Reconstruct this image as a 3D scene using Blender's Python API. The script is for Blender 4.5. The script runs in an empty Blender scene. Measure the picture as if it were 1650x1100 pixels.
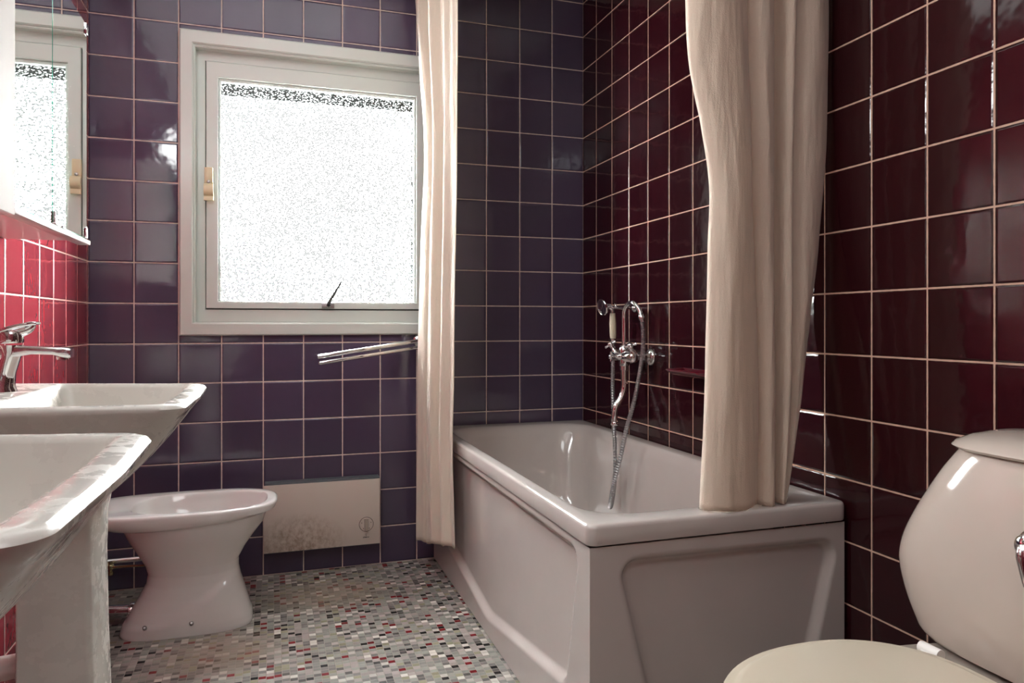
import bpy, bmesh, math, random
from mathutils import Vector, Matrix, noise
random.seed(7)
PI = math.pi
scene = bpy.context.scene
col = scene.collection

# ------------------------------------------------------------------ helpers
def lin(r, g, b):
    f = lambda c: (c/255/12.92) if c/255 <= .04045 else ((c/255+.055)/1.055)**2.4
    return (f(r), f(g), f(b), 1.0)

def thing(name, label, cat, loc=(0, 0, 0), group=None, kind=None):
    o = bpy.data.objects.new(name, None)
    o.empty_display_size = .1
    o.location = loc
    col.objects.link(o)
    o['label'] = label; o['category'] = cat
    if group: o['group'] = group
    if kind: o['kind'] = kind
    return o

def world_loc(o):
    v = Vector((0, 0, 0))
    while o is not None:
        v += o.location; o = o.parent
    return v

def obj(name, verts, faces, mat, parent=None, smooth=35, label=None, kind=None, cat=None):
    """one mesh object; vertices are given in world coordinates"""
    off = world_loc(parent) if parent else Vector((0, 0, 0))
    me = bpy.data.meshes.new(name)
    me.from_pydata([tuple(Vector(v)-off) for v in verts], [], faces)
    bm = bmesh.new(); bm.from_mesh(me)
    bmesh.ops.remove_doubles(bm, verts=bm.verts, dist=1e-6)
    bmesh.ops.recalc_face_normals(bm, faces=bm.faces)
    bm.to_mesh(me); bm.free()
    if smooth:
        for p in me.polygons: p.use_smooth = True
        me.set_sharp_from_angle(angle=math.radians(smooth))
    me.materials.append(mat)
    o = bpy.data.objects.new(name, me)
    col.objects.link(o)
    if parent: o.parent = parent
    if label: o['label'] = label
    if kind: o['kind'] = kind
    if cat: o['category'] = cat
    return o

class MB:
    def __init__(self): self.v = []; self.f = []
    def add(self, v, f):
        n = len(self.v); self.v += [tuple(p) for p in v]; self.f += [tuple(i+n for i in q) for q in f]
        return self
    def box(self, x0, x1, y0, y1, z0, z1, bevel=0, seg=2):
        bm = bmesh.new()
        bmesh.ops.create_cube(bm, size=1)
        for v in bm.verts:
            v.co = Vector((x0+(x1-x0)*(v.co.x+.5), y0+(y1-y0)*(v.co.y+.5), z0+(z1-z0)*(v.co.z+.5)))
        if bevel:
            bmesh.ops.bevel(bm, geom=list(bm.edges), offset=bevel, segments=seg, profile=.5, affect='EDGES', clamp_overlap=True)
        bm.verts.index_update()
        self.add([v.co.copy() for v in bm.verts], [[v.index for v in f.verts] for f in bm.faces])
        bm.free(); return self
    def loft(self, rings, cap0=True, cap1=True, closed=True):
        n = len(rings[0]); v = [p for r in rings for p in r]; f = []
        for i in range(len(rings)-1):
            for j in range(n if closed else n-1):
                k = (j+1) % n
                f.append((i*n+j, i*n+k, (i+1)*n+k, (i+1)*n+j))
        if cap0: f.append(tuple(range(n-1, -1, -1)))
        if cap1: f.append(tuple((len(rings)-1)*n+j for j in range(n)))
        return self.add(v, f)
    def tube(self, path, rad, seg=12, sub=1, caps=True, rfun=None):
        pts = spline(path, sub) if sub > 1 else [Vector(p) for p in path]
        rings = []; up = None
        N = len(pts)
        for i, p in enumerate(pts):
            t = (pts[min(i+1, N-1)]-pts[max(i-1, 0)]).normalized()
            if up is None:
                up = t.orthogonal().normalized()
            up = (up-t*up.dot(t)).normalized(); s = t.cross(up)
            if rfun: r = rfun(i/(N-1), i)
            elif isinstance(rad, (list, tuple)):
                a = i/(N-1)*(len(rad)-1); k = min(int(a), len(rad)-2); r = rad[k]+(rad[k+1]-rad[k])*(a-k)
            else: r = rad
            rings.append([p+(up*math.cos(2*PI*j/seg)+s*math.sin(2*PI*j/seg))*r for j in range(seg)])
        return self.loft(rings, caps, caps)
    def lathe(self, base, axis, prof, seg=32):
        """prof: list of (radius, distance along axis)"""
        a = Vector(axis).normalized(); u = a.orthogonal().normalized(); w = a.cross(u); b = Vector(base)
        rings = [[b+a*h+(u*math.cos(2*PI*j/seg)+w*math.sin(2*PI*j/seg))*max(r, 1e-4) for j in range(seg)] for r, h in prof]
        return self.loft(rings)
    def build(self, name, mat, parent=None, **k): return obj(name, self.v, self.f, mat, parent, **k)

def spline(P, sub):
    P = [Vector(p) for p in P]; out = []
    for i in range(len(P)-1):
        p0 = P[max(i-1, 0)]; p1 = P[i]; p2 = P[i+1]; p3 = P[min(i+2, len(P)-1)]
        for k in range(sub):
            t = k/sub
            out.append(.5*((2*p1)+(p2-p0)*t+(2*p0-5*p1+4*p2-p3)*t*t+(3*p1-p0-3*p2+p3)*t**3))
    out.append(P[-1]); return out

def interp(tab, x):
    """smooth-ish table lookup: [(x, v)...] ascending"""
    if x <= tab[0][0]: return tab[0][1]
    for (a, va), (b, vb) in zip(tab, tab[1:]):
        if x <= b:
            return va+(vb-va)*(x-a)/(b-a)
    return tab[-1][1]

def sinterp(tab, x):
    if x <= tab[0][0]: return tab[0][1]
    if x >= tab[-1][0]: return tab[-1][1]
    for i in range(len(tab)-1):
        a, va = tab[i]; b, vb = tab[i+1]
        if x <= b:
            m0 = (vb-tab[max(i-1, 0)][1])/max(1e-9, b-tab[max(i-1, 0)][0])*(b-a)
            m1 = (tab[min(i+2, len(tab)-1)][1]-va)/max(1e-9, tab[min(i+2, len(tab)-1)][0]-a)*(b-a)
            t = (x-a)/(b-a)
            return (2*t**3-3*t**2+1)*va+(t**3-2*t**2+t)*m0+(-2*t**3+3*t**2)*vb+(t**3-t**2)*m1

def rpoly(pts, rad, seg=8):
    """rounded polygon in 2D; fixed vertex count = len(pts)*(seg+1)"""
    out = []; n = len(pts)
    for i in range(n):
        p = Vector(pts[i]); a = Vector(pts[i-1]); b = Vector(pts[(i+1) % n])
        da = (a-p); db = (b-p); la = da.length; lb = db.length; da /= la; db /= lb
        ang = math.acos(max(-1, min(1, da.dot(db)))); r = rad[i] if isinstance(rad, (list, tuple)) else rad
        d = min(r/math.tan(ang/2) if ang < PI-.01 else 0, la*.49, lb*.49); r = d*math.tan(ang/2)
        if d < 1e-6:
            d = min(.01, la*.2, lb*.2)
            for k in range(seg+1):
                t = k/seg
                out.append(p+da*d*(1-t)*(1-t)+db*d*t*t)
            continue
        c = p+(da+db).normalized()*(r/math.sin(ang/2))
        s = p+da*d-c; e = p+db*d-c
        a0 = math.atan2(s.y, s.x); a1 = math.atan2(e.y, e.x); dd = a1-a0
        while dd > PI: dd -= 2*PI
        while dd < -PI: dd += 2*PI
        for k in range(seg+1):
            q = a0+dd*k/seg; out.append(c+Vector((math.cos(q), math.sin(q)))*r)
    return out

def sell(cx, cy, a, b, n, seg=64):
    o = []
    for j in range(seg):
        t = 2*PI*j/seg; c = math.cos(t); s = math.sin(t)
        o.append(Vector((cx+a*math.copysign(abs(c)**(2/n), c), cy+b*math.copysign(abs(s)**(2/n), s))))
    return o

# ------------------------------------------------------------------ materials
def newmat(name):
    m = bpy.data.materials.new(name); m.use_nodes = True
    nt = m.node_tree; b = nt.nodes['Principled BSDF']
    return m, nt, b

def N(nt, t, **k):
    n = nt.nodes.new(t)
    for a, v in k.items():
        if a == 'op': n.operation = v
        else: setattr(n, a, v)
    return n

def math_(nt, op, a, b=None):
    n = nt.nodes.new('ShaderNodeMath'); n.operation = op
    for i, q in enumerate((a, b)):
        if q is None: continue
        if isinstance(q, (int, float)): n.inputs[i].default_value = q
        else: nt.links.new(q, n.inputs[i])
    return n.outputs[0]

def simple(name, color, rough=.4, metal=0, coat=0, bump=None, spec=.5, sheen=0):
    m, nt, b = newmat(name)
    b.inputs['Base Color'].default_value = color
    b.inputs['Roughness'].default_value = rough
    b.inputs['Metallic'].default_value = metal
    b.inputs['Coat Weight'].default_value = coat
    b.inputs['Coat Roughness'].default_value = .05
    b.inputs['Specular IOR Level'].default_value = spec
    b.inputs['Sheen Weight'].default_value = sheen
    tc = N(nt, 'ShaderNodeTexCoord')
    sc, st, dist = bump or (60, .05, .001)
    no = N(nt, 'ShaderNodeTexNoise'); no.inputs['Scale'].default_value = sc; no.inputs['Detail'].default_value = 4
    nt.links.new(tc.outputs['Object'], no.inputs['Vector'])
    bp = N(nt, 'ShaderNodeBump'); bp.inputs['Strength'].default_value = st; bp.inputs['Distance'].default_value = dist
    nt.links.new(no.outputs['Fac'], bp.inputs['Height']); nt.links.new(bp.outputs['Normal'], b.inputs['Normal'])
    return m

def tile_mat(name, ua, color, grout, offu=0., tw=.15, th=.15, wav=1.0):
    m, nt, b = newmat(name)
    L = nt.links.new
    tc = N(nt, 'ShaderNodeTexCoord'); sep = N(nt, 'ShaderNodeSeparateXYZ')
    L(tc.outputs['Object'], sep.inputs[0])
    u = math_(nt, 'DIVIDE', math_(nt, 'SUBTRACT', sep.outputs[ua], offu), tw)
    v = math_(nt, 'DIVIDE', sep.outputs['Z'], th)
    fu = math_(nt, 'FRACT', u); fv = math_(nt, 'FRACT', v)
    iu = math_(nt, 'FLOOR', u); iv = math_(nt, 'FLOOR', v)
    # distance (m) to the nearest joint
    du = math_(nt, 'MULTIPLY', math_(nt, 'MINIMUM', fu, math_(nt, 'SUBTRACT', 1., fu)), tw)
    dv = math_(nt, 'MULTIPLY', math_(nt, 'MINIMUM', fv, math_(nt, 'SUBTRACT', 1., fv)), th)
    d = math_(nt, 'MINIMUM', du, dv)
    wob = N(nt, 'ShaderNodeTexNoise'); wob.inputs['Scale'].default_value = 60; L(tc.outputs['Object'], wob.inputs['Vector'])
    d = math_(nt, 'ADD', d, math_(nt, 'MULTIPLY', math_(nt, 'SUBTRACT', wob.outputs['Fac'], .5), .0012))
    mk = N(nt, 'ShaderNodeMapRange'); mk.inputs['From Min'].default_value = .0016; mk.inputs['From Max'].default_value = .0024
    L(d, mk.inputs['Value']); mask = mk.outputs[0]
    cmb = N(nt, 'ShaderNodeCombineXYZ'); L(iu, cmb.inputs[0]); L(iv, cmb.inputs[1])
    wn = N(nt, 'ShaderNodeTexWhiteNoise', noise_dimensions='3D'); L(cmb.outputs[0], wn.inputs['Vector'])
    sr = N(nt, 'ShaderNodeSeparateColor'); L(wn.outputs['Color'], sr.inputs[0])
    hsv = N(nt, 'ShaderNodeHueSaturation'); hsv.inputs['Color'].default_value = color
    L(math_(nt, 'ADD', .88, math_(nt, 'MULTIPLY', sr.outputs[2], .24)), hsv.inputs['Value'])
    mix = N(nt, 'ShaderNodeMix', data_type='RGBA'); mix.inputs[6].default_value = grout
    L(mask, mix.inputs[0]); L(hsv.outputs[0], mix.inputs[7]); L(mix.outputs[2], b.inputs['Base Color'])
    rr = N(nt, 'ShaderNodeMapRange'); rr.inputs['To Min'].default_value = .8; rr.inputs['To Max'].default_value = .09
    L(mask, rr.inputs['Value']); L(rr.outputs[0], b.inputs['Roughness'])
    # relief: cushion edge + each tile leans a little + glaze waves
    ed = N(nt, 'ShaderNodeMapRange', interpolation_type='SMOOTHSTEP'); ed.inputs['From Min'].default_value = .001; ed.inputs['From Max'].default_value = .007
    ed.inputs['To Max'].default_value = .0014
    L(d, ed.inputs['Value'])
    tu = math_(nt, 'MULTIPLY', math_(nt, 'MULTIPLY', math_(nt, 'SUBTRACT', sr.outputs[0], .5), fu), .0016*wav)
    tv = math_(nt, 'MULTIPLY', math_(nt, 'MULTIPLY', math_(nt, 'SUBTRACT', sr.outputs[1], .5), fv), .0016*wav)
    wv = N(nt, 'ShaderNodeTexNoise'); wv.inputs['Scale'].default_value = 14; wv.inputs['Detail'].default_value = 2
    L(tc.outputs['Object'], wv.inputs['Vector'])
    w = math_(nt, 'MULTIPLY', wv.outputs['Fac'], .0012*wav)
    h = math_(nt, 'ADD', math_(nt, 'ADD', ed.outputs[0], w), math_(nt, 'ADD', tu, tv))
    bp = N(nt, 'ShaderNodeBump'); bp.inputs['Strength'].default_value = 1; bp.inputs['Distance'].default_value = 1
    L(h, bp.inputs['Height']); L(bp.outputs['Normal'], b.inputs['Normal'])
    b.inputs['Specular IOR Level'].default_value = .5
    return m

def mosaic_mat():
    m, nt, b = newmat('mosaic_floor'); L = nt.links.new
    tc = N(nt, 'ShaderNodeTexCoord'); sep = N(nt, 'ShaderNodeSeparateXYZ'); L(tc.outputs['Object'], sep.inputs[0])
    tw, th = .0208, .0172
    u = math_(nt, 'DIVIDE', sep.outputs['X'], tw); iu = math_(nt, 'FLOOR', u); fu = math_(nt, 'FRACT', u)
    wn1 = N(nt, 'ShaderNodeTexWhiteNoise', noise_dimensions='1D'); L(iu, wn1.inputs['W'])
    v = math_(nt, 'ADD', math_(nt, 'DIVIDE', sep.outputs['Y'], th), wn1.outputs['Value'])
    iv = math_(nt, 'FLOOR', v); fv = math_(nt, 'FRACT', v)
    du = math_(nt, 'MULTIPLY', math_(nt, 'MINIMUM', fu, math_(nt, 'SUBTRACT', 1., fu)), tw)
    dv = math_(nt, 'MULTIPLY', math_(nt, 'MINIMUM', fv, math_(nt, 'SUBTRACT', 1., fv)), th)
    d = math_(nt, 'MINIMUM', du, dv)
    mk = N(nt, 'ShaderNodeMapRange'); mk.inputs['From Min'].default_value = .0004; mk.inputs['From Max'].default_value = .0011
    L(d, mk.inputs['Value'])
    cmb = N(nt, 'ShaderNodeCombineXYZ'); L(iu, cmb.inputs[0]); L(iv, cmb.inputs[1])
    wn = N(nt, 'ShaderNodeTexWhiteNoise', noise_dimensions='2D'); L(cmb.outputs[0], wn.inputs['Vector'])
    ramp = N(nt, 'ShaderNodeValToRGB'); cr = ramp.color_ramp; cr.interpolation = 'CONSTANT'
    cols = [(0, (158, 160, 152)), (.22, (135, 134, 130)), (.40, (176, 166, 163)), (.56, (150, 152, 146)), (.66, (190, 186, 180)),
            (.70, (157, 155, 128)), (.77, (104, 102, 100)), (.835, (218, 216, 208)), (.895, (82, 80, 80)), (.91, (22, 21, 23)), (.957, (130, 8, 22))]
    cr.elements[0].position = 0; cr.elements[0].color = lin(*cols[0][1])
    cr.elements[1].position = cols[1][0]; cr.elements[1].color = lin(*cols[1][1])
    for p, c in cols[2:]:
        e = cr.elements.new(p); e.color = lin(*c)
    L(wn.outputs['Value'], ramp.inputs[0])
    hs = N(nt, 'ShaderNodeHueSaturation'); L(ramp.outputs[0], hs.inputs['Color'])
    sr = N(nt, 'ShaderNodeSeparateColor'); L(wn.outputs['Color'], sr.inputs[0])
    L(math_(nt, 'ADD', .70, math_(nt, 'MULTIPLY', sr.outputs[1], .22)), hs.inputs['Value'])
    # trodden-in beige dirt in two patches
    def patch(px, py, rx, ry):
        a = math_(nt, 'DIVIDE', math_(nt, 'SUBTRACT', sep.outputs['X'], px), rx)
        c = math_(nt, 'DIVIDE', math_(nt, 'SUBTRACT', sep.outputs['Y'], py), ry)
        q = math_(nt, 'ADD', math_(nt, 'MULTIPLY', a, a), math_(nt, 'MULTIPLY', c, c))
        return math_(nt, 'MAXIMUM', math_(nt, 'SUBTRACT', 1., q), 0.)
    no = N(nt, 'ShaderNodeTexNoise'); no.inputs['Scale'].default_value = 30; no.inputs['Detail'].default_value = 6; L(tc.outputs['Object'], no.inputs['Vector'])
    pm = math_(nt, 'ADD', patch(-1.13, -.28, .27, .17), patch(-1.46, -.66, .20, .17))
    pm = math_(nt, 'MULTIPLY', math_(nt, 'MINIMUM', pm, 1.), math_(nt, 'MULTIPLY', no.outputs['Fac'], .95))
    dm = N(nt, 'ShaderNodeMix', data_type='RGBA'); dm.inputs[7].default_value = lin(168, 150, 130)
    L(pm, dm.inputs[0]); L(hs.outputs[0], dm.inputs[6])
    mix = N(nt, 'ShaderNodeMix', data_type='RGBA'); mix.inputs[6].default_value = lin(158, 150, 142)
    L(mk.outputs[0], mix.inputs[0]); L(dm.outputs[2], mix.inputs[7]); L(mix.outputs[2], b.inputs['Base Color'])
    b.inputs['Roughness'].default_value = .32; b.inputs['Specular IOR Level'].default_value = .3
    ed = N(nt, 'ShaderNodeMapRange'); ed.inputs['From Max'].default_value = .002; ed.inputs['To Max'].default_value = .0005; L(d, ed.inputs['Value'])
    bp = N(nt, 'ShaderNodeBump'); bp.inputs['Strength'].default_value = .7; bp.inputs['Distance'].default_value = 1
    L(ed.outputs[0], bp.inputs['Height']); L(bp.outputs['Normal'], b.inputs['Normal'])
    return m

def terry_mat(name, color):
    m, nt, b = newmat(name); L = nt.links.new
    tc = N(nt, 'ShaderNodeTexCoord')
    no = N(nt, 'ShaderNodeTexNoise'); no.inputs['Scale'].default_value = 420; no.inputs['Detail'].default_value = 3; L(tc.outputs['Object'], no.inputs['Vector'])
    big = N(nt, 'ShaderNodeTexNoise'); big.inputs['Scale'].default_value = 6; big.inputs['Detail'].default_value = 5; L(tc.outputs['Object'], big.inputs['Vector'])
    rp = N(nt, 'ShaderNodeMix', data_type='RGBA'); rp.inputs[6].default_value = tuple(c*.9 for c in color[:3])+(1,); rp.inputs[7].default_value = color
    L(big.outputs['Fac'], rp.inputs[0]); L(rp.outputs[2], b.inputs['Base Color'])
    b.inputs['Roughness'].default_value = .95; b.inputs['Sheen Weight'].default_value = .35; b.inputs['Specular IOR Level'].default_value = .1
    wr = N(nt, 'ShaderNodeTexNoise'); wr.inputs['Scale'].default_value = 18; wr.inputs['Detail'].default_value = 3
    mp = N(nt, 'ShaderNodeMapping'); mp.inputs['Scale'].default_value = (3, 3, .5); L(tc.outputs['Object'], mp.inputs['Vector']); L(mp.outputs[0], wr.inputs['Vector'])
    h = math_(nt, 'ADD', math_(nt, 'MULTIPLY', no.outputs['Fac'], .0016), math_(nt, 'MULTIPLY', wr.outputs['Fac'], .006))
    bp = N(nt, 'ShaderNodeBump'); bp.inputs['Strength'].default_value = .8; bp.inputs['Distance'].default_value = 1
    L(h, bp.inputs['Height']); L(bp.outputs['Normal'], b.inputs['Normal'])
    out = nt.nodes['Material Output']
    tr = N(nt, 'ShaderNodeBsdfTranslucent'); L(rp.outputs[2], tr.inputs['Color'])
    mx = N(nt, 'ShaderNodeMixShader'); mx.inputs[0].default_value = .18
    L(b.outputs[0], mx.inputs[1]); L(tr.outputs[0], mx.inputs[2]); L(mx.outputs[0], out.inputs['Surface'])
    return m

def ceramic(name, color, rough=.1, stain=None, wave=.0010):
    m, nt, b = newmat(name); L = nt.links.new
    tc = N(nt, 'ShaderNodeTexCoord')
    no = N(nt, 'ShaderNodeTexNoise'); no.inputs['Scale'].default_value = 9; no.inputs['Detail'].default_value = 3; L(tc.outputs['Object'], no.inputs['Vector'])
    mx = N(nt, 'ShaderNodeMix', data_type='RGBA'); mx.inputs[6].default_value = tuple(c*.93 for c in color[:3])+(1,); mx.inputs[7].default_value = color
    L(no.outputs['Fac'], mx.inputs[0]); L(mx.outputs[2], b.inputs['Base Color'])
    b.inputs['Roughness'].default_value = rough
    b.inputs['Coat Weight'].default_value = .3; b.inputs['Coat Roughness'].default_value = .04
    bp = N(nt, 'ShaderNodeBump'); bp.inputs['Strength'].default_value = 1; bp.inputs['Distance'].default_value = wave
    L(no.outputs['Fac'], bp.inputs['Height']); L(bp.outputs['Normal'], b.inputs['Normal'])
    return m

def limescale(name, color):
    """glazed ceramic with patchy limescale on it"""
    m = ceramic(name, color); nt = m.node_tree; b = nt.nodes['Principled BSDF']; L = nt.links.new
    tc = N(nt, 'ShaderNodeTexCoord')
    no = N(nt, 'ShaderNodeTexNoise'); no.inputs['Scale'].default_value = 22; no.inputs['Detail'].default_value = 8; no.inputs['Roughness'].default_value = .65
    L(tc.outputs['Object'], no.inputs['Vector'])
    r = N(nt, 'ShaderNodeMapRange'); r.inputs['From Min'].default_value = .42; r.inputs['From Max'].default_value = .68; r.inputs['To Min'].default_value = .10; r.inputs['To Max'].default_value = .6
    L(no.outputs['Fac'], r.inputs['Value']); L(r.outputs[0], b.inputs['Roughness'])
    return m

M = {}
M['tile_back'] = tile_mat('aubergine_wall_tiles', 'X', lin(74, 63, 84), lin(212, 192, 182), offu=.0012)
M['tile_right'] = tile_mat('burgundy_wall_tiles', 'Y', lin(44, 13, 19), lin(205, 172, 152), offu=.0106)
M['tile_left'] = tile_mat('red_wall_tiles', 'Y', lin(140, 52, 62), lin(206, 184, 172), offu=-.019, tw=.1405)
M['tile_rear'] = tile_mat('rear_wall_tiles', 'X', lin(92, 16, 34), lin(205, 172, 152))
M['mosaic'] = mosaic_mat()
M['ceiling'] = simple('white_ceiling_paint', (.8, .79, .77, 1), .8)
M['paint'] = simple('white_gloss_paint', lin(211, 218, 213), .28, bump=(40, .15, .002))
M['outside'] = simple('grey_reveal_plaster', lin(40, 48, 44), .8)
M['sink'] = limescale('white_sink_ceramic', lin(226, 224, 216))
M['bidet'] = ceramic('white_bidet_ceramic', lin(226, 226, 224))
M['toilet'] = ceramic('pale_pink_toilet_ceramic', lin(194, 182, 172))
M['tub'] = ceramic('pale_grey_acrylic', lin(202, 194, 189), .1, wave=.0004)
M['lid'] = simple('beige_seat_plastic', lin(196, 186, 168), .3)
M['chrome'] = simple('chrome', (.82, .83, .84, 1), .06, 1, bump=(20, .02, .0005))
M['hose'] = simple('steel_hose', (.45, .45, .46, 1), .3, 1)
M['brass'] = simple('brass', (.72, .6, .35, 1), .25, 1)
M['steel'] = simple('dull_steel', (.38, .38, .38, 1), .38, 1)
M['dark'] = simple('dark_arm_and_gap_shade', (.02, .02, .02, 1), .6)
M['ivory'] = simple('ivory_handle', lin(216, 205, 180), .3)
M['cream'] = simple('cream_plastic', lin(214, 200, 165), .35)
M['soap'] = simple('burgundy_soap_dish', lin(92, 14, 32), .1)
M['terry'] = terry_mat('cream_terry', lin(240, 229, 212))
M['terry2'] = terry_mat('beige_terry', lin(232, 216, 198))
M['groove2'] = simple('grip_plastic', lin(170, 158, 146), .35)
M['dial'] = simple('heater_plastic', lin(206, 196, 186), .4)
M['heater_dark'] = simple('grey_heater_metal', lin(85, 92, 98), .5)
M['cabinet'] = simple('white_cabinet_lacquer', lin(228, 224, 220), .15)
M['mirror'] = simple('mirror_silver', (.86, .9, .88, 1), .015, 1, bump=(8, .005, .0002))
M['glass_edge'] = simple('green_glass_edge', lin(30, 150, 125), .1)
M['drain'] = simple('white_plastic_pipe', lin(232, 230, 226), .3)
M['ink'] = simple('black_print', (.03, .03, .03, 1), .5)
M['groove'] = simple('grey_print_and_gap_shade', lin(110, 100, 92), .5)

def heater_panel_mat():
    m, nt, b = newmat('stained_heater_enamel'); L = nt.links.new
    tc = N(nt, 'ShaderNodeTexCoord'); sep = N(nt, 'ShaderNodeSeparateXYZ'); L(tc.outputs['Object'], sep.inputs[0])
    # rust-coloured splashes in the lower left corner of the panel (object origin = lower left of the heater)
    a = math_(nt, 'DIVIDE', math_(nt, 'SUBTRACT', sep.outputs['X'], .13), .19); c = math_(nt, 'DIVIDE', math_(nt, 'SUBTRACT', sep.outputs['Z'], .02), .13)
    q = math_(nt, 'MAXIMUM', math_(nt, 'SUBTRACT', 1., math_(nt, 'ADD', math_(nt, 'MULTIPLY', a, a), math_(nt, 'MULTIPLY', c, c))), 0.)
    no = N(nt, 'ShaderNodeTexNoise'); no.inputs['Scale'].default_value = 55; no.inputs['Detail'].default_value = 8; no.inputs['Roughness'].default_value = .75
    mp = N(nt, 'ShaderNodeMapping'); mp.inputs['Scale'].default_value = (1, 1, .7); L(tc.outputs['Object'], mp.inputs['Vector']); L(mp.outputs[0], no.inputs['Vector'])
    r = N(nt, 'ShaderNodeMapRange'); r.inputs['From Min'].default_value = .40; r.inputs['From Max'].default_value = .75; L(no.outputs['Fac'], r.inputs['Value'])
    f = math_(nt, 'MULTIPLY', math_(nt, 'MULTIPLY', q, r.outputs[0]), 1.1)
    mx = N(nt, 'ShaderNodeMix', data_type='RGBA', clamp_factor=True); mx.inputs[6].default_value = lin(206, 196, 186); mx.inputs[7].default_value = lin(128, 98, 68)
    L(f, mx.inputs[0]); L(mx.outputs[2], b.inputs['Base Color']); b.inputs['Roughness'].default_value = .4
    return m
M['heater'] = heater_panel_mat()

def pane_mat():
    """obscure glass: clear between countless little lens-like dimples that pass little light"""
    m, nt, b = newmat('obscure_window_glass'); L = nt.links.new
    out = nt.nodes['Material Output']; nt.nodes.remove(b)
    tc = N(nt, 'ShaderNodeTexCoord'); mp = N(nt, 'ShaderNodeMapping')
    mp.inputs['Rotation'].default_value = (0, math.radians(-40), 0)
    mp.inputs['Scale'].default_value = (1, 1, 2.1)
    L(tc.outputs['Object'], mp.inputs['Vector'])
    no = N(nt, 'ShaderNodeTexNoise'); no.inputs['Scale'].default_value = 118; no.inputs['Detail'].default_value = 1.5; no.inputs['Roughness'].default_value = .5
    L(mp.outputs[0], no.inputs['Vector'])
    big = N(nt, 'ShaderNodeTexNoise'); big.inputs['Scale'].default_value = 3.2; big.inputs['Detail'].default_value = 1; L(tc.outputs['Object'], big.inputs['Vector'])
    val = math_(nt, 'ADD', no.outputs['Fac'], math_(nt, 'MULTIPLY', math_(nt, 'SUBTRACT', big.outputs['Fac'], .5), .10))
    r = N(nt, 'ShaderNodeMapRange'); r.inputs['From Min'].default_value = .575; r.inputs['From Max'].default_value = .66; r.inputs['To Min'].default_value = .0020; r.inputs['To Max'].default_value = .95
    L(val, r.inputs['Value'])
    tr = N(nt, 'ShaderNodeBsdfTransparent')
    cc = N(nt, 'ShaderNodeCombineColor'); L(r.outputs[0], cc.inputs[0]); L(r.outputs[0], cc.inputs[1]); L(r.outputs[0], cc.inputs[2])
    L(cc.outputs[0], tr.inputs['Color'])
    gl = N(nt, 'ShaderNodeBsdfGlossy'); gl.inputs['Roughness'].default_value = .25
    bp = N(nt, 'ShaderNodeBump'); bp.inputs['Strength'].default_value = .6; bp.inputs['Distance'].default_value = .002
    L(no.outputs['Fac'], bp.inputs['Height']); L(bp.outputs[0], gl.inputs['Normal'])
    mx = N(nt, 'ShaderNodeMixShader'); mx.inputs[0].default_value = .06
    L(tr.outputs[0], mx.inputs[1]); L(gl.outputs[0], mx.inputs[2]); L(mx.outputs[0], out.inputs['Surface'])
    return m
M['pane'] = pane_mat()

def film_mat():
    m, nt, b = newmat('clear_crumpled_plastic'); L = nt.links.new
    b.inputs['Base Color'].default_value = (.75, .78, .82, 1); b.inputs['Roughness'].default_value = .12
    out = nt.nodes['Material Output']; tr = N(nt, 'ShaderNodeBsdfTransparent'); tr.inputs['Color'].default_value = (.85, .86, .9, 1)
    mx = N(nt, 'ShaderNodeMixShader'); mx.inputs[0].default_value = .3
    L(tr.outputs[0], mx.inputs[1]); L(b.outputs[0], mx.inputs[2]); L(mx.outputs[0], out.inputs['Surface'])
    return m
M['film'] = film_mat()

# ------------------------------------------------------------------ room
LX, RX, BY, FY, CZ = -1.947, 0.0, 0.0, -3.45, 2.42
WT = .26                                             # outer wall thickness
wx0, wx1, wz0, wz1 = -1.597, -.662, .978, 2.025      # window opening

def struct(name, mb, mat, label, cat):
    o = mb.build(name, mat, smooth=0); o['kind'] = 'structure'; o['label'] = label; o['category'] = cat
    return o

struct('floor', MB().box(LX-.1, RX+.1, FY-.1, BY+WT, -.1, 0), M['mosaic'], 'floor of small grey, white, black and red mosaic pieces', 'floor')
struct('ceiling', MB().box(LX-.1, RX+.1, FY-.1, BY+WT, CZ, CZ+.1), M['ceiling'], 'plain white ceiling over the bathroom', 'ceiling')
struct('wall_left', MB().box(LX-.1, LX, FY-.1, BY, 0, CZ), M['tile_left'], 'red tiled wall behind the two sinks', 'wall')
struct('wall_right', MB().box(RX, RX+.1, FY-.1, BY, 0, CZ), M['tile_right'], 'dark burgundy tiled wall along the bathtub and toilet', 'wall')
struct('wall_front', MB().box(LX, RX, FY-.1, FY, 0, CZ), M['tile_rear'], 'tiled wall behind the camera', 'wall')
wb = MB()
wb.box(LX-.1, wx0, BY, BY+WT, 0, CZ).box(wx1, RX+.1, BY, BY+WT, 0, CZ).box(wx0, wx1, BY, BY+WT, 0, wz0).box(wx0, wx1, BY, BY+WT, wz1, CZ)
struct('wall_back', wb, M['tile_back'], 'aubergine tiled wall with the window in it', 'wall')

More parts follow.
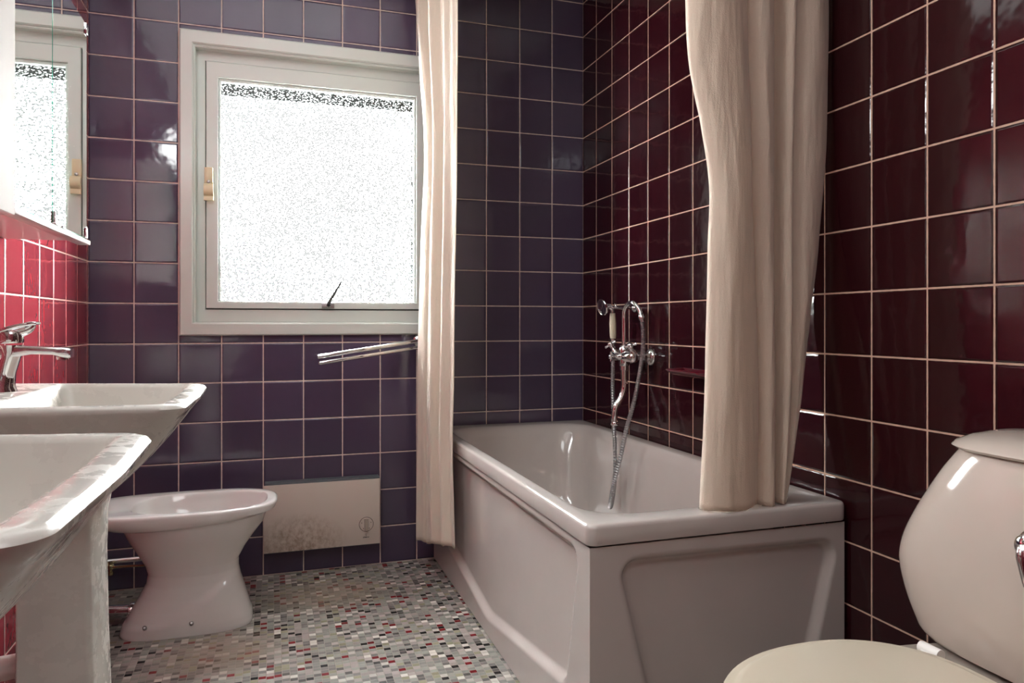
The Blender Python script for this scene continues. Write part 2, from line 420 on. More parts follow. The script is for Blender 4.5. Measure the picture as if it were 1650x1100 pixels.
# ------------------------------------------------------------------ window
def ring_frame(x0, x1, z0, z1, wl, wr, wb_, wt, y0, y1, bevel=.003):
    """four mitred members as one closed frame; y0 is the room side"""
    o = [(x0, z0), (x1, z0), (x1, z1), (x0, z1)]; i = [(x0+wl, z0+wb_), (x1-wr, z0+wb_), (x1-wr, z1-wt), (x0+wl, z1-wt)]
    prof = []
    def blend(a): return [((1-a)*p[0]+a*q[0], (1-a)*p[1]+a*q[1]) for p, q in zip(o, i)]
    b = bevel/max(wl, .001)
    rows = [(0, y1), (0, y0+bevel), (b, y0), (1-b, y0), (1, y0+bevel), (1, y1)]
    rings = [[Vector((p[0], y, p[1])) for p in blend(a)] for a, y in rows]
    mb = MB(); n = 4; v = [p for r in rings for p in r]; f = []
    for r in range(len(rings)):
        s = (r+1) % len(rings)
        for j in range(4):
            k = (j+1) % 4; f.append((r*4+j, r*4+k, s*4+k, s*4+j))
    return mb.add(v, f)

win = thing('window_1', 'white framed window with bright obscure glass', 'window', (-1.13, 0, .93), kind='structure')
ring_frame(-1.645, -.614, .930, 2.077, .048, .048, .048, .052, -.020, .004, .005).build('casing', M['paint'], win, smooth=30)
# quarter-round bead inside the casing and the fixed frame
ring_frame(-1.600, -.659, .975, 2.028, .010, .010, .006, .012, -.012, .05, .004).build('bead', M['paint'], win, smooth=30)
ring_frame(-1.592, -.667, .980, 2.018, .034, .034, .050, .040, .026, .10, .002).build('frame', M['paint'], win, smooth=30)
sash = ring_frame(-1.555, -.704, 1.034, 1.976, .043, .043, .026, .058, .018, .07, .002).build('sash', M['paint'], win, smooth=30)
ring_frame(-1.514, -.745, 1.058, 1.920, .011, .011, .006, .014, .028, .062, .004).build('glazing_bead', M['paint'], sash, smooth=30)
ring_frame(-1.578, -.681, 1.012, 1.998, .05, .05, .05, .05, .072, .10, .001).box(-1.556, -.704, .0265, .03, 1.029, 1.0345).build('gap_shade', M['dark'], win, smooth=0)  # added dark backing: stops light leaks, sets the sash gap's shade as colour
p_ = MB().add([(-1.506, .052, 1.060), (-.752, .052, 1.060), (-.752, .052, 1.912), (-1.506, .052, 1.912)], [(0, 1, 2, 3)]).build('pane', M['pane'], win, smooth=0, label='bright obscure glass pane')
# cream catch on the left stile
ct = MB().box(-1.560, -1.530, -.002, .020, 1.500, 1.568, .003).build('catch', M['cream'], win, label='cream plastic window catch')
MB().lathe((-1.545, -.0015, 1.512), (0, -1, 0), [(.006, 0), (.0065, .002), (.004, .0035), (0, .0035)], 16).build('screw', M['steel'], ct)
c2 = MB(); prof = [(0, 1.506), (.012, 1.504), (.020, 1.492), (.022, 1.476), (.017, 1.464), (.009, 1.459), (.012, 1.452), (.011, 1.441), (0, 1.440)]
c2.loft([[Vector((x, -.0+(-d), z)) for d, z in prof] for x in (-1.561, -1.5585, -1.530, -1.5275)])
c2.build('lever', M['cream'], ct, smooth=50)
# steel stay on the bottom rail
st = MB().box(-1.128, -1.080, .012, .019, 1.036, 1.058, .0015).build('stay', M['steel'], win, label='dull steel casement stay')
MB().lathe((-1.103, .013, 1.047), (0, -1, 0), [(.009, 0), (.009, .006), (.006, .009), (0, .009)], 20).build('pivot', M['steel'], st)
MB().tube([(-1.103, .004, 1.047), (-1.100, -.004, 1.062), (-1.068, -.02, 1.118), (-1.056, -.026, 1.142)], [.008, .006, .0035, .003], 10, 4).build('arm', M['dark'], st)
# dark outer reveal beyond the glass
ex = MB()
ex.box(wx0-.02, wx1+.02, .10, WT+.06, wz1-.085, wz1, 0).box(wx0-.02, wx0, .1, WT+.06, wz0, wz1).box(wx1-.05, wx1+.02, .1, WT+.06, wz0, wz1)
ex.box(wx0-.02, wx1+.02, .10, WT+.1, wz0-.03, wz0+.03)
o = ex.build('reveal', M['outside'], win, smooth=0)

# ------------------------------------------------------------------ bathtub
TX0, TX1, TY0, TY1, TZ = -.684, -.004, -1.572, -.004, .549
tub = thing('bathtub', 'pale grey panelled bathtub along the right wall', 'bathtub', (-.344, -.79, 0))
def rr(x0, x1, y0, y1, r, z, seg=10):
    return [Vector((p.x, p.y, z)) for p in rpoly([(x0, y0), (x1, y0), (x1, y1), (x0, y1)], r, seg)]
def rrs(i, z, r, e=0):   # ring inset by i
    return rr(TX0+i, TX1-i, TY0+i, TY1-i, r, z)
rings = [rrs(.03, TZ-.040, .01), rrs(.03, TZ-.044, .01), rrs(.004, TZ-.045, .02), rrs(.001, TZ-.044, .022), rrs(0, TZ-.041, .022), rrs(0, TZ-.009, .022), rrs(.0015, TZ-.0035, .022), rrs(.005, TZ-.0008, .02), rrs(.011, TZ, .018), rrs(.026, TZ, .02)]
def inn(k, z, r):  # inner rings: k inset from opening
    return rr(-.650+k, -.052-k, -1.508+k*1.2, -.085-k*2.0, r, z)
rings += [inn(0, TZ, .12), inn(.005, TZ-.002, .12), inn(.012, TZ-.010, .12), inn(.020, TZ-.04, .12), inn(.035, TZ-.14, .12), inn(.055, TZ-.28, .12),
          inn(.075, TZ-.36, .11), inn(.105, TZ-.395, .09), inn(.15, TZ-.41, .06)]
MB().loft(rings, cap0=False, cap1=True).build('basin', M['tub'], tub, smooth=40)

def sdpoly(p, poly):
    d = 1e9; s = 1; n = len(poly); p = Vector(p)
    for i in range(n):
        a = Vector(poly[i]); b = Vector(poly[i-1]); e = b-a; w = p-a
        q = w-e*max(0, min(1, w.dot(e)/e.dot(e))); d = min(d, q.dot(q))
        c1 = p.y >= a.y; c2_ = p.y < b.y; c3 = e.x*w.y > e.y*w.x
        if (c1 and c2_ and c3) or (not c1 and not c2_ and not c3): s = -s
    return s*math.sqrt(d)
def panel(u0, u1, v0, v1, poly, nu, nv, place, depth=.020, wid=.022):
    v = []; f = []
    for j in range(nv+1):
        for i in range(nu+1):
            a = u0+(u1-u0)*i/nu; b = v0+(v1-v0)*j/nv
            # rounded corners: shrink then grow the outline
            d = sdpoly((a, b), poly)
            t = max(0, min(1, .5-d/wid)); t = t*t*(3-2*t)
            v.append(place(a, b, t*depth))
    for j in range(nv):
        for i in range(nu):
            k = j*(nu+1)+i; f.append((k, k+1, k+nu+2, k+nu+1))
    return v, f
def rp(poly, r): return [tuple(q) for q in rpoly(poly, r, 6)]
PX, PY = -.678, -1.566
side_poly = rp([(-1.497, .474), (-1.425, .152), (-.785, .060), (-.145, .152), (-.073, .474)], [.03, .05, .25, .05, .03])
end_poly = rp([(-.608, .464), (-.515, .10), (-.128, .10), (-.034, .456)], [.035, .03, .03, .035])
v, f = panel(TY1, PY, .003, TZ-.0485, side_poly, 300, 110, lambda a, b, t: (PX+t, a, b))
obj('side_panel', v, f, M['tub'], tub, smooth=60)
v, f = panel(PX, -.010, .003, TZ-.0485, end_poly, 150, 110, lambda a, b, t: (a, PY+t, b))
obj('end_panel', v, f, M['tub'], tub, smooth=60)
MB().lathe((-.35, -1.02, TZ-.411), (0, 0, 1), [(.032, 0), (.032, .003), (.026, .005), (0, .004)], 24).build('drain', M['chrome'], tub)

# ------------------------------------------------------------------ curtains
def curtain(name, label, mat, Ltab, Rtab, z0f, ztop, fold, nu=150, nv=120, hem=0):
    """L/R: z -> (x, y); fold(s, z) -> sideways offset"""
    L = lambda z: Vector((sinterp([(a, b[0]) for a, b in Ltab], z), sinterp([(a, b[1]) for a, b in Ltab], z)))
    R = lambda z: Vector((sinterp([(a, b[0]) for a, b in Rtab], z), sinterp([(a, b[1]) for a, b in Rtab], z)))
    v = []; f = []
    for j in range(nv+1):
        for i in range(nu+1):
            s = i/nu; zb = z0f(s); z = zb+(ztop-zb)*j/nv
            l = L(z); r = R(z); d = r-l; n = Vector((d.y, -d.x)).normalized()
            off = fold(s, z)
            p = l+d*s+n*off
            w = noise.noise(Vector((s*6, z*2.2, 3.1)))*.004+noise.noise(Vector((s*14, z*5, 8.1)))*.0018
            p += n*w
            v.append((p.x, p.y, z))
    for j in range(nv):
        for i in range(nu):
            k = j*(nu+1)+i; f.append((k, k+1, k+nu+2, k+nu+1))
    return v, f
# left: gathered in the corner beside the window, outside the tub
c1 = thing('shower_curtain', 'cream terry shower curtain gathered beside the window', 'shower curtain', (-.72, -.28, .12), group='shower curtains')
Lt = [(.10, (-.766, -.095)), (.65, (-.761, -.095)), (1.03, (-.756, -.095)), (1.41, (-.745, -.095)), (1.61, (-.738, -.095)), (1.79, (-.740, -.095)), (2.01, (-.756, -.095)), (2.29, (-.772, -.095))]  # left and right edges by height, worked out from image pixels
Rt = [(.19, (-.708, -.49)), (.57, (-.708, -.455)), (.8, (-.708, -.475)), (1.13, (-.70, -.462)), (1.45, (-.70, -.49)), (2.1, (-.70, -.50)), (2.4, (-.70, -.51))]
def fold1(s, z):
    a = .016*math.sin(s*2*PI*2.6+.6+.25*math.sin(z*1.3))+.006*math.sin(s*2*PI*6.3+z*1.1)
    return a*min(1, s*8)*min(1, (1-s)*12)
v, f = curtain('cloth', '', M['terry'], Lt, Rt, lambda s: .105+.085*s+.006*math.sin(s*17), 2.40, fold1)
o = obj('cloth', v, f, M['terry'], c1, smooth=80)
md = o.modifiers.new('thick', 'SOLIDIFY'); md.thickness = .003; md.offset = 0
# right: bunched at the near end of the tub, standing on its deck
c2t = thing('shower_curtain', 'beige terry shower curtain bunched at the end of the bathtub', 'shower curtain', (-.26, -1.53, TZ), group='shower curtains')
KS = [0, .42, .60, .655, .74, 1.0]                  # where the creases lie across the cloth
KT = [[(.55, -.385), (.86, -.371), (1.15, -.364), (1.29, -.360), (1.435, -.383), (1.57, -.414), (1.71, -.420), (2.4, -.43)],  # edge and crease x by height, converted from image pixel columns
      [(.55, -.232), (.86, -.229), (1.75, -.252), (2.4, -.27)],
      [(.55, -.190), (.86, -.186), (1.75, -.176), (2.4, -.17)],
      [(.55, -.181), (.86, -.170), (1.75, -.150), (2.4, -.14)],
      [(.55, -.172), (.86, -.143), (1.75, -.116), (2.4, -.10)],
      [(.55, -.158), (.74, -.120), (.93, -.086), (1.16, -.040), (1.31, -.022), (1.53, -.010), (1.76, -.008), (2.4, -.008)]]
AMP = [.040, .028, -.022, .030, .030]
def fold2(s, z):
    for i in range(5):
        if s <= KS[i+1] or i == 4:
            t = max(0., min(1., (s-KS[i])/(KS[i+1]-KS[i]))); break
    x = sinterp(KT[i], z)*(1-t)+sinterp(KT[i+1], z)*t
    u = t**.75 if i == 0 else t
    a = AMP[i]*max(0., math.sin(PI*u))**.65
    if i == 4: a *= .5+.5*min(1, (z-.55)/.6)
    return x, a
v = []; f = []; nu, nv = 220, 130
for j in range(nv+1):
    for i in range(nu+1):
        s = i/nu; zb = TZ+.002+.0015*math.sin(s*21); z = zb+(2.40-zb)*j/nv
        x, a = fold2(s, z)
        y = -1.528-a+.022*s*min(1, max(0, (z-.8)/.4))
        y -= noise.noise(Vector((s*5, z*2.0, 3.1)))*.006+noise.noise(Vector((s*13, z*6, 8.1)))*.0028+noise.noise(Vector((s*30, z*9, 1.7)))*.0010
        v.append((x, y, z))
for j in range(nv):
    for i in range(nu):
        k = j*(nu+1)+i; f.append((k, k+1, k+nu+2, k+nu+1))
o = obj('cloth', v, f, M['terry2'], c2t, smooth=80)
md = o.modifiers.new('thick', 'SOLIDIFY'); md.thickness = .003; md.offset = 0
# added unseen sheet behind the curtain that blocks the window's reflection in the tiles
v = []; f = []
for j in range(61):
    for i in range(81):
        s = i/80; z = TZ+.004+(2.40-TZ-.004)*j/60
        xl = sinterp(KT[0], z)+.06; xr = min(-.006, sinterp(KT[5], z)+.072)
        v.append((xl+(xr-xl)*s, -1.445+.012*math.sin(s*19)+.006*noise.noise(Vector((s*6, z*2, 4))), z))
for j in range(60):
    for i in range(80):
        k = j*81+i; f.append((k, k+1, k+82, k+81))
o = obj('reflection_blocker', v, f, M['terry2'], c2t, smooth=80)
md = o.modifiers.new('thick', 'SOLIDIFY'); md.thickness = .003; md.offset = 0
# crumpled clear liner tail
v = []; f = []
for j in range(17):
    for i in range(13):
        s = i/12; t = j/16
        x = -.176+s*(.052-.044*t)+.006*noise.noise(Vector((s*4, t*4, 1))); y = -1.50+.010*math.sin(s*13+t*4)+.014*noise.noise(Vector((s*5, t*5, 7)))
        v.append((x, y, TZ+.002+t*.075*(1-.35*s)))
for j in range(16):
    for i in range(12):
        k = j*13+i; f.append((k, k+1, k+14, k+13))
o = obj('plastic_liner', v, f, M['film'], c2t, smooth=50, label='crumpled clear plastic liner tail')
# ceiling track added out of view to hold up the curtains
tr = MB().box(-.735, -.695, -1.57, -.01, CZ-.03, CZ, .003).box(-.735, -.005, -1.57, -1.53, CZ-.03, CZ, .003)
struct('trim_1', tr, M['paint'], 'white curtain track added on the ceiling over the bathtub to hold up the curtains', 'trim')

# ------------------------------------------------------------------ bath mixer
mx_ = thing('bath_mixer', 'chrome bath mixer with hand shower on the wall above the bathtub', 'tap', (0, -.535, .853))
AX = -.070; CY = -.535
b = MB().tube([(AX, CY-.085, .853), (AX, CY-.078, .853), (AX, CY+.078, .853), (AX, CY+.085, .853)], [.014, .020, .020, .014], 20)
b.lathe((AX, CY, .815), (0, 0, 1), [(.013, 0), (.018, .004), (.020, .014), (.019, .05), (.021, .062), (.016, .074), (.011, .08)], 24)
b.tube([(AX, CY-.065, .853), (AX+.03, CY-.072, .853), (-.02, CY-.075, .853)], .012, 16)
b.tube([(AX, CY+.065, .853), (AX+.03, CY+.072, .853), (-.02, CY+.075, .853)], .012, 16)
b.build('mixer_body', M['chrome'], mx_, smooth=50)
for s in (-1, 1):
    MB().lathe((-.0005, CY+s*.075, .853), (-1, 0, 0), [(.031, 0), (.031, .004), (.026, .010), (.018, .013), (.016, .022), (.020, .024), (.020, .034), (.013, .036)], 32).build('escutcheon', M['chrome'], mx_, smooth=40)
for s in (-1, 1):   # cross-head handles tilted up and out
    base = Vector((AX, CY+s*.07, .862)); d = Vector((-.45, s*.30, .85)).normalized()
    h = MB().lathe(base, d, [(.013, 0), (.012, .012), (.008, .016), (.007, .030), (.010, .034), (.011, .042), (.008, .048), (0, .050)], 20)
    u = d.orthogonal().normalized(); w = d.cross(u); c = base+d*.039
    for a in range(4):
        q = u*math.cos(a*PI/2+.5)+w*math.sin(a*PI/2+.5)
        h.tube([c+q*.006, c+q*.016, c+q*.022, c+q*.024], [.004, .0042, .0055, .003], 10)
    h.build('cross_handle', M['chrome'], mx_, smooth=50)
dv = MB().lathe((AX-.012, CY, .853), (-1, 0, 0), [(.014, 0), (.013, .012), (.008, .016), (.007, .034), (.009, .038), (.009, .048), (.006, .052)], 20)
dv.tube([(AX-.054, CY, .853-.018), (AX-.054, CY, .853+.018)], .0045, 10)
dv.build('diverter', M['chrome'], mx_, smooth=50)
sp = MB().lathe((AX, CY, .80), (0, 0, 1), [(.012, 0), (.016, .002), (.016, .018), (.012, .02)], 20)
sp.tube([(AX, CY, .806), (AX, CY, .77), (AX, CY, .735), (AX-.012, CY, .70), (AX-.034, CY, .668), (AX-.040, CY, .635), (AX-.040, CY, .600)], .0122, 16, 6)
sp.lathe((AX-.040, CY, .598), (0, 0, 1), [(.0125, 0), (.0142, .002), (.0142, .012), (.0122, .014)], 20)
sp.build('spout', M['chrome'], mx_, smooth=50)
rs = MB().tube([(AX, CY, .89), (AX, CY, .95), (AX, CY, 1.00), (AX, CY-.006, 1.028), (AX+.004, CY-.028, 1.048), (AX+.008, CY-.058, 1.050), (AX+.014, CY-.085, 1.030), (AX+.017, CY-.098, 1.008)], .009, 14, 6)
rs.lathe((AX+.017, CY-.099, 1.006), (.05, -.35, -1), [(.011, 0), (.012, .004), (.012, .016), (.009, .022), (.008, .028)], 16)
rs.build('riser_pipe', M['chrome'], mx_, smooth=50)
cr_ = MB().tube([(AX, CY+.005, 1.032), (AX, CY+.04, 1.034), (AX, CY+.09, 1.036)], [.006, .005, .006], 12)
cr_.tube([(AX, CY+.05, 1.034), (AX+.035, CY+.05, 1.034), (-.002, CY+.05, 1.034)], .005, 10)
cr_.lathe((-.0005, CY+.05, 1.034), (-1, 0, 0), [(.016, 0), (.015, .004), (.007, .012)], 20)
cr_.tube([(AX-.012, CY+.093, 1.05), (AX-.010, CY+.093, 1.038), (AX, CY+.093, 1.033), (AX+.010, CY+.093, 1.038), (AX+.012, CY+.093, 1.05)], .004, 8, 3)
cr_.build('cradle', M['chrome'], mx_, smooth=50)
HY = CY+.095
hs = MB().tube([(AX+.001, HY, .915), (AX+.001, HY, .93), (AX, HY, .975), (AX-.001, HY, 1.015)], [.009, .0125, .0135, .010], 16, 4).build('handset', M['ivory'], mx_, smooth=50, label='ivory handle of the hand shower')
hd = MB().tube([(AX-.001, HY, 1.012), (AX-.003, HY, 1.03), (AX-.016, HY, 1.042), (AX-.030, HY, 1.040)], [.0085, .008, .009, .012], 14, 4)
hd.lathe((AX-.026, HY, 1.042), (-.94, -.15, -.22), [(.010, 0), (.020, .006), (.030, .016), (.032, .022), (.030, .025), (.026, .0235), (0, .0235)], 32)
MB().lathe((AX+.001, HY, .916), (0, 0, -1), [(.010, -.002), (.010, .010), (.008, .016), (.008, .030), (0, .030)], 16).build('connector', M['chrome'], hs, smooth=50, label='chrome hose connector')
hd.build('shower_head', M['chrome'], hs, smooth=50)
path = [(-.052, -.641, .982), (-.048, -.641, .93), (-.052, -.641, .86), (-.066, -.641, .78), (-.086, -.64, .69), (-.112, -.635, .60), (-.130, -.625, .50), (-.150, -.61, .40), (-.156, -.60, .335),
        (-.152, -.585, .310), (-.137, -.575, .335), (-.120, -.56, .42), (-.106, -.53, .53), (-.092, -.49, .63), (-.078, -.455, .74), (AX+.001, HY, .84), (AX+.001, HY, .888)]
MB().tube(path, 0, 10, 34, rfun=lambda t, i: .0074+(.0012 if i % 3 == 0 else -.0007)).build('hose', M['hose'], mx_, smooth=20, label='ribbed steel shower hose')

# burgundy soap dish on the right wall
sd = thing('soap_dish', 'burgundy ceramic soap dish on the right wall next to the beige curtain', 'soap dish', (0, -.96, .82))
rings = []
for k, (z, ex_, hw) in enumerate([(.798, .012, .085), (.800, .035, .10), (.808, .066, .118), (.818, .085, .128), (.824, .09, .131), (.827, .087, .129), (.824, .080, .122), (.815, .070, .112), (.812, .04, .09)]):
    rings.append([Vector((-.001-max(0, q.x), q.y, z)) for q in rpoly([(0, -.96-hw), (ex_, -.96-hw*.8), (ex_, -.96+hw*.8), (0, -.96+hw)], [.002, .03, .03, .002], 6)])
MB().loft(rings).build('tray', M['soap'], sd, smooth=50)

# ------------------------------------------------------------------ towel rail (two swinging arms)
tw = thing('towel_rail', 'chrome towel rail with two swinging arms below the window', 'towel rail', (-.742, 0, .90))
m = MB().lathe((-.738, -.0005, .905), (0, -1, 0), [(.027, 0), (.027, .004), (.022, .009), (.012, .012), (.010, .045), (.012, .048)], 28)
m.lathe((-.738, -.045, .87), (0, 0, 1), [(.008, 0), (.010, .003), (.010, .058), (.008, .061)], 20)
m.build('bracket', M['chrome'], tw, smooth=40)
for (z0, z1, yy, r, xe) in ((.906, .852, -.20, .0085, -1.158), (.880, .829, -.205, .0075, -1.152)):
    a = Vector((-.738, -.047, z0)); e = Vector((xe, yy, z1)); d = (e-a).normalized()
    q = MB().tube([a, a+d*.01, a.lerp(e, .5), e-d*.004, e], [r, r, r, r, r*.6], 16)
    q.lathe(a-Vector((0, 0, .009)), (0, 0, 1), [(.0125, 0), (.0125, .018)], 20)
    q.build('arm', M['chrome'], tw, smooth=40)

# ------------------------------------------------------------------ panel heater
HX0, HX1, HZ0, HZ1 = -1.347, -.906, .098, .362
ht = thing('panel_heater', 'flat cream electric panel heater with rusty splashes beneath the towel rail', 'heater', (HX0, 0, HZ0))
MB().box(HX0+.004, HX1-.002, -.046, -.001, HZ0-.004, HZ1+.002, .002).build('casing', M['heater_dark'], ht, smooth=30, label='dark grey metal back of the heater')
MB().box(HX0, HX1-.002, -.052, -.046, HZ0, HZ1-.006, .0015).build('front_panel', M['heater'], ht, smooth=30)
kx, kz = -.961, .178
kn = MB().lathe((kx, -.052, kz), (0, -1, 0), [(.0265, 0), (.0265, .002), (.025, .004), (.0235, .004), (.0225, .003), (0, .003)], 40).build('dial', M['dial'], ht, smooth=40, label='round thermostat dial')
MB().lathe((kx, -.0518, kz), (0, -1, 0), [(.0262, 0), (.0288, .0003), (.0286, .0008), (.0262, .0008)], 40).build('ring', M['groove'], ht, smooth=40)  # grey ring: shade in the gap round the dial put in as colour
g = MB()
g.loft([[Vector((kx+dx, -.0545-dy, kz+z)) for dx, dy in ((-.0085, 0), (-.0055, .011), (.0055, .011), (.0085, 0))] for z in (-.022, -.020, .020, .022)])
g.build('grip', M['groove2'], kn, smooth=40)
tk = MB()
for a in (-2.5, -1.2, 0, 1.2, 2.5):
    cx = kx+math.sin(a)*.0195; cz = kz+math.cos(a)*.0195; tk.box(cx-.0012, cx+.0012, -.0562, -.0550, cz-.0022, cz+.0022)
tk.build('tick', M['groove'], kn, smooth=0)
def text_mesh(name, body, size, loc, mat, parent, bold=0):
    cu = bpy.data.curves.new(name, 'FONT'); cu.body = body; cu.size = size; cu.align_x = 'CENTER'; cu.extrude = .0002; cu.offset = bold
    t = bpy.data.objects.new(name+'_t', cu); col.objects.link(t)
    bpy.context.view_layer.update()
    me = bpy.data.meshes.new_from_object(t.evaluated_get(bpy.context.evaluated_depsgraph_get()))
    bpy.data.objects.remove(t, do_unlink=True)
    R = Matrix.Translation(Vector(loc)-world_loc(parent)) @ Matrix.Rotation(PI/2, 4, 'X')
    me.transform(R); me.materials.clear(); me.materials.append(mat); me.name = name
    o = bpy.data.objects.new(name, me); col.objects.link(o); o.parent = parent
    return o
text_mesh('emblem', 'S', .012, (kx-.001, -.0525, .1325), M['ink'], ht)
text_mesh('lettering', 'SIEMENS', .0066, (kx-.001, -.0525, .1245), M['ink'], ht, .0001)

# ------------------------------------------------------------------ bidet
BC = -.405
bd = thing('bidet', 'white ceramic bidet on the floor by the panel heater', 'bidet', (-1.58, BC, 0))
rg = []
def br(z, x0, x1, hw, n, cyo=0):
    return [Vector((q.x, q.y, z)) for q in sell((x0+x1)/2, BC+cyo, (x1-x0)/2, hw, n, 72)]
BT = [(0, -1.768, -1.378, .104, 3.2), (.006, -1.771, -1.375, .106, 3.2), (.030, -1.764, -1.378, .104, 3.0), (.045, -1.752, -1.384, .097, 2.9), (.075, -1.738, -1.392, .090, 2.7), (.11, -1.718, -1.402, .087, 2.6), (.15, -1.697, -1.414, .086, 2.5), (.18, -1.692, -1.420, .088, 2.4),
          (.21, -1.700, -1.420, .095, 2.4), (.25, -1.722, -1.398, .110, 2.4), (.29, -1.745, -1.370, .129, 2.35), (.325, -1.762, -1.343, .147, 2.3), (.338, -1.772, -1.330, .153, 2.3), (.339, -1.785, -1.325, .160, 2.5),
          (.346, -1.815, -1.319, .165, 2.6), (.372, -1.875, -1.306, .171, 2.8), (.388, -1.892, -1.299, .173, 2.8), (.394, -1.892, -1.300, .172, 2.8), (.397, -1.886, -1.305, .168, 2.8),
          (.396, -1.872, -1.322, .152, 2.7), (.3955, -1.742, -1.330, .142, 2.8), (.388, -1.735, -1.334, .137, 2.8), (.36, -1.728, -1.342, .130, 2.7), (.315, -1.70, -1.365, .112, 2.5), (.28, -1.66, -1.40, .085, 2.3), (.262, -1.60, -1.45, .045, 2), (.26, -1.56, -1.49, .02, 2)]
def brow(z, T):
    for p_, q_ in zip(T, T[1:]):
        if z <= q_[0]:
            t = (z-p_[0])/(q_[0]-p_[0]); return [u_+(w_-u_)*t for u_, w_ in zip(p_, q_)]
low = [r_ for r_ in BT if r_[0] <= .211][:9]
zs = [0, .006]+[.014+.196*k/46 for k in range(47)]
for z in zs:
    z_, x0, x1, hw, n_ = brow(min(z, .20999), low)
    r = br(z, x0, x1, hw, n_)
    for p in r:      # the foot climbs in a slanting fold towards the front of the waist
        zf = .030+.155*max(0., min(1., (p.x+1.66)/.25))**1.25
        t = max(0., min(1., .5+(zf-z)/.030)); t = t*t*(3-2*t)
        p.y = BC+(p.y-BC)*(1+t*(.102/hw-1)*.9)
    rg.append(r)
for a in [r_ for r_ in BT[8:] if True][1:]:
    rg.append(br(*a))
# front rim is slimmer and tips up: shear the seam down towards the back
for r in rg:
    for p in r:
        if .33 < p.z < .36: p.z += .026*max(0, (p.x+1.78)/.46)
MB().loft(rg).build('bowl', M['bidet'], bd, smooth=50)
for (x, y, z) in ((-1.688, BC-.0975, .040), (-1.555, BC-.1035, .040)):
    MB().lathe((x, y+.002, z), (0, -.75, .66), [(.0065, -.004), (.0065, .003), (.004, .005), (.003, .003), (0, .003)], 16).build('bolt', M['steel'], bd)
dp = MB().tube([(-1.945, BC+.09, .052), (-1.85, BC+.06, .052), (-1.72, BC+.03, .052)], .019, 20).lathe((-1.735, BC+.033, .052), (-1, .12, 0), [(.024, 0), (.026, .004), (.026, .014), (.020, .018)], 24)
dp.build('waste_pipe', M['chrome'], bd, smooth=40)
tp = MB().lathe((-1.868, BC, .396), (0, 0, 1), [(.023, 0), (.022, .01), (.017, .016), (.017, .05), (.019, .055), (.019, .085), (.010, .095)], 24)
tp.tube([(-1.868, BC, .42), (-1.85, BC, .425), (-1.835, BC, .418), (-1.832, BC, .405)], [.012, .011, .010, .009], 14, 5)
tp.build('tap', M['chrome'], bd, smooth=50)

# pipes in the corner behind the bidet
wp = thing('water_pipe', 'chrome water pipe low on the wall behind the bidet', 'pipe', (-1.72, -.03, .125))
q = MB().tube([(LX+.002, -.032, .118), (-1.70, -.032, .118), (-1.60, -.032, .118)], .010, 16)
for x in (-1.90, -1.66):
    q.tube([(x, -.001, .118), (x, -.022, .118)], .008, 12)
q.build('pipe', M['chrome'], wp, smooth=40)
bv = MB().lathe((-1.865, -.060, .075), (0, 0, 1), [(.006, 0), (.010, .003), (.010, .012), (.007, .014), (.007, .022), (.012, .025), (.012, .037), (.008, .04), (.008, .05), (0, .052)], 16)
bv.tube([(-1.865, -.034, .105), (-1.865, -.06, .105)], .006, 12)
bv.build('valve', M['brass'], wp, smooth=40, label='small brass valve')
bp_ = MB().tube([(-1.865, -.062, .105), (-1.80, -.09, .112), (-1.73, -.14, .125), (-1.70, -.20, .16)], .0045, 10, 5)
bp_.tube([(-1.865, -.062, .105), (-1.90, -.065, .14), (-1.944, -.07, .18)], .0045, 10, 5)
bp_.build('supply_pipe', M['brass'], wp, smooth=40, label='thin brass supply pipes')

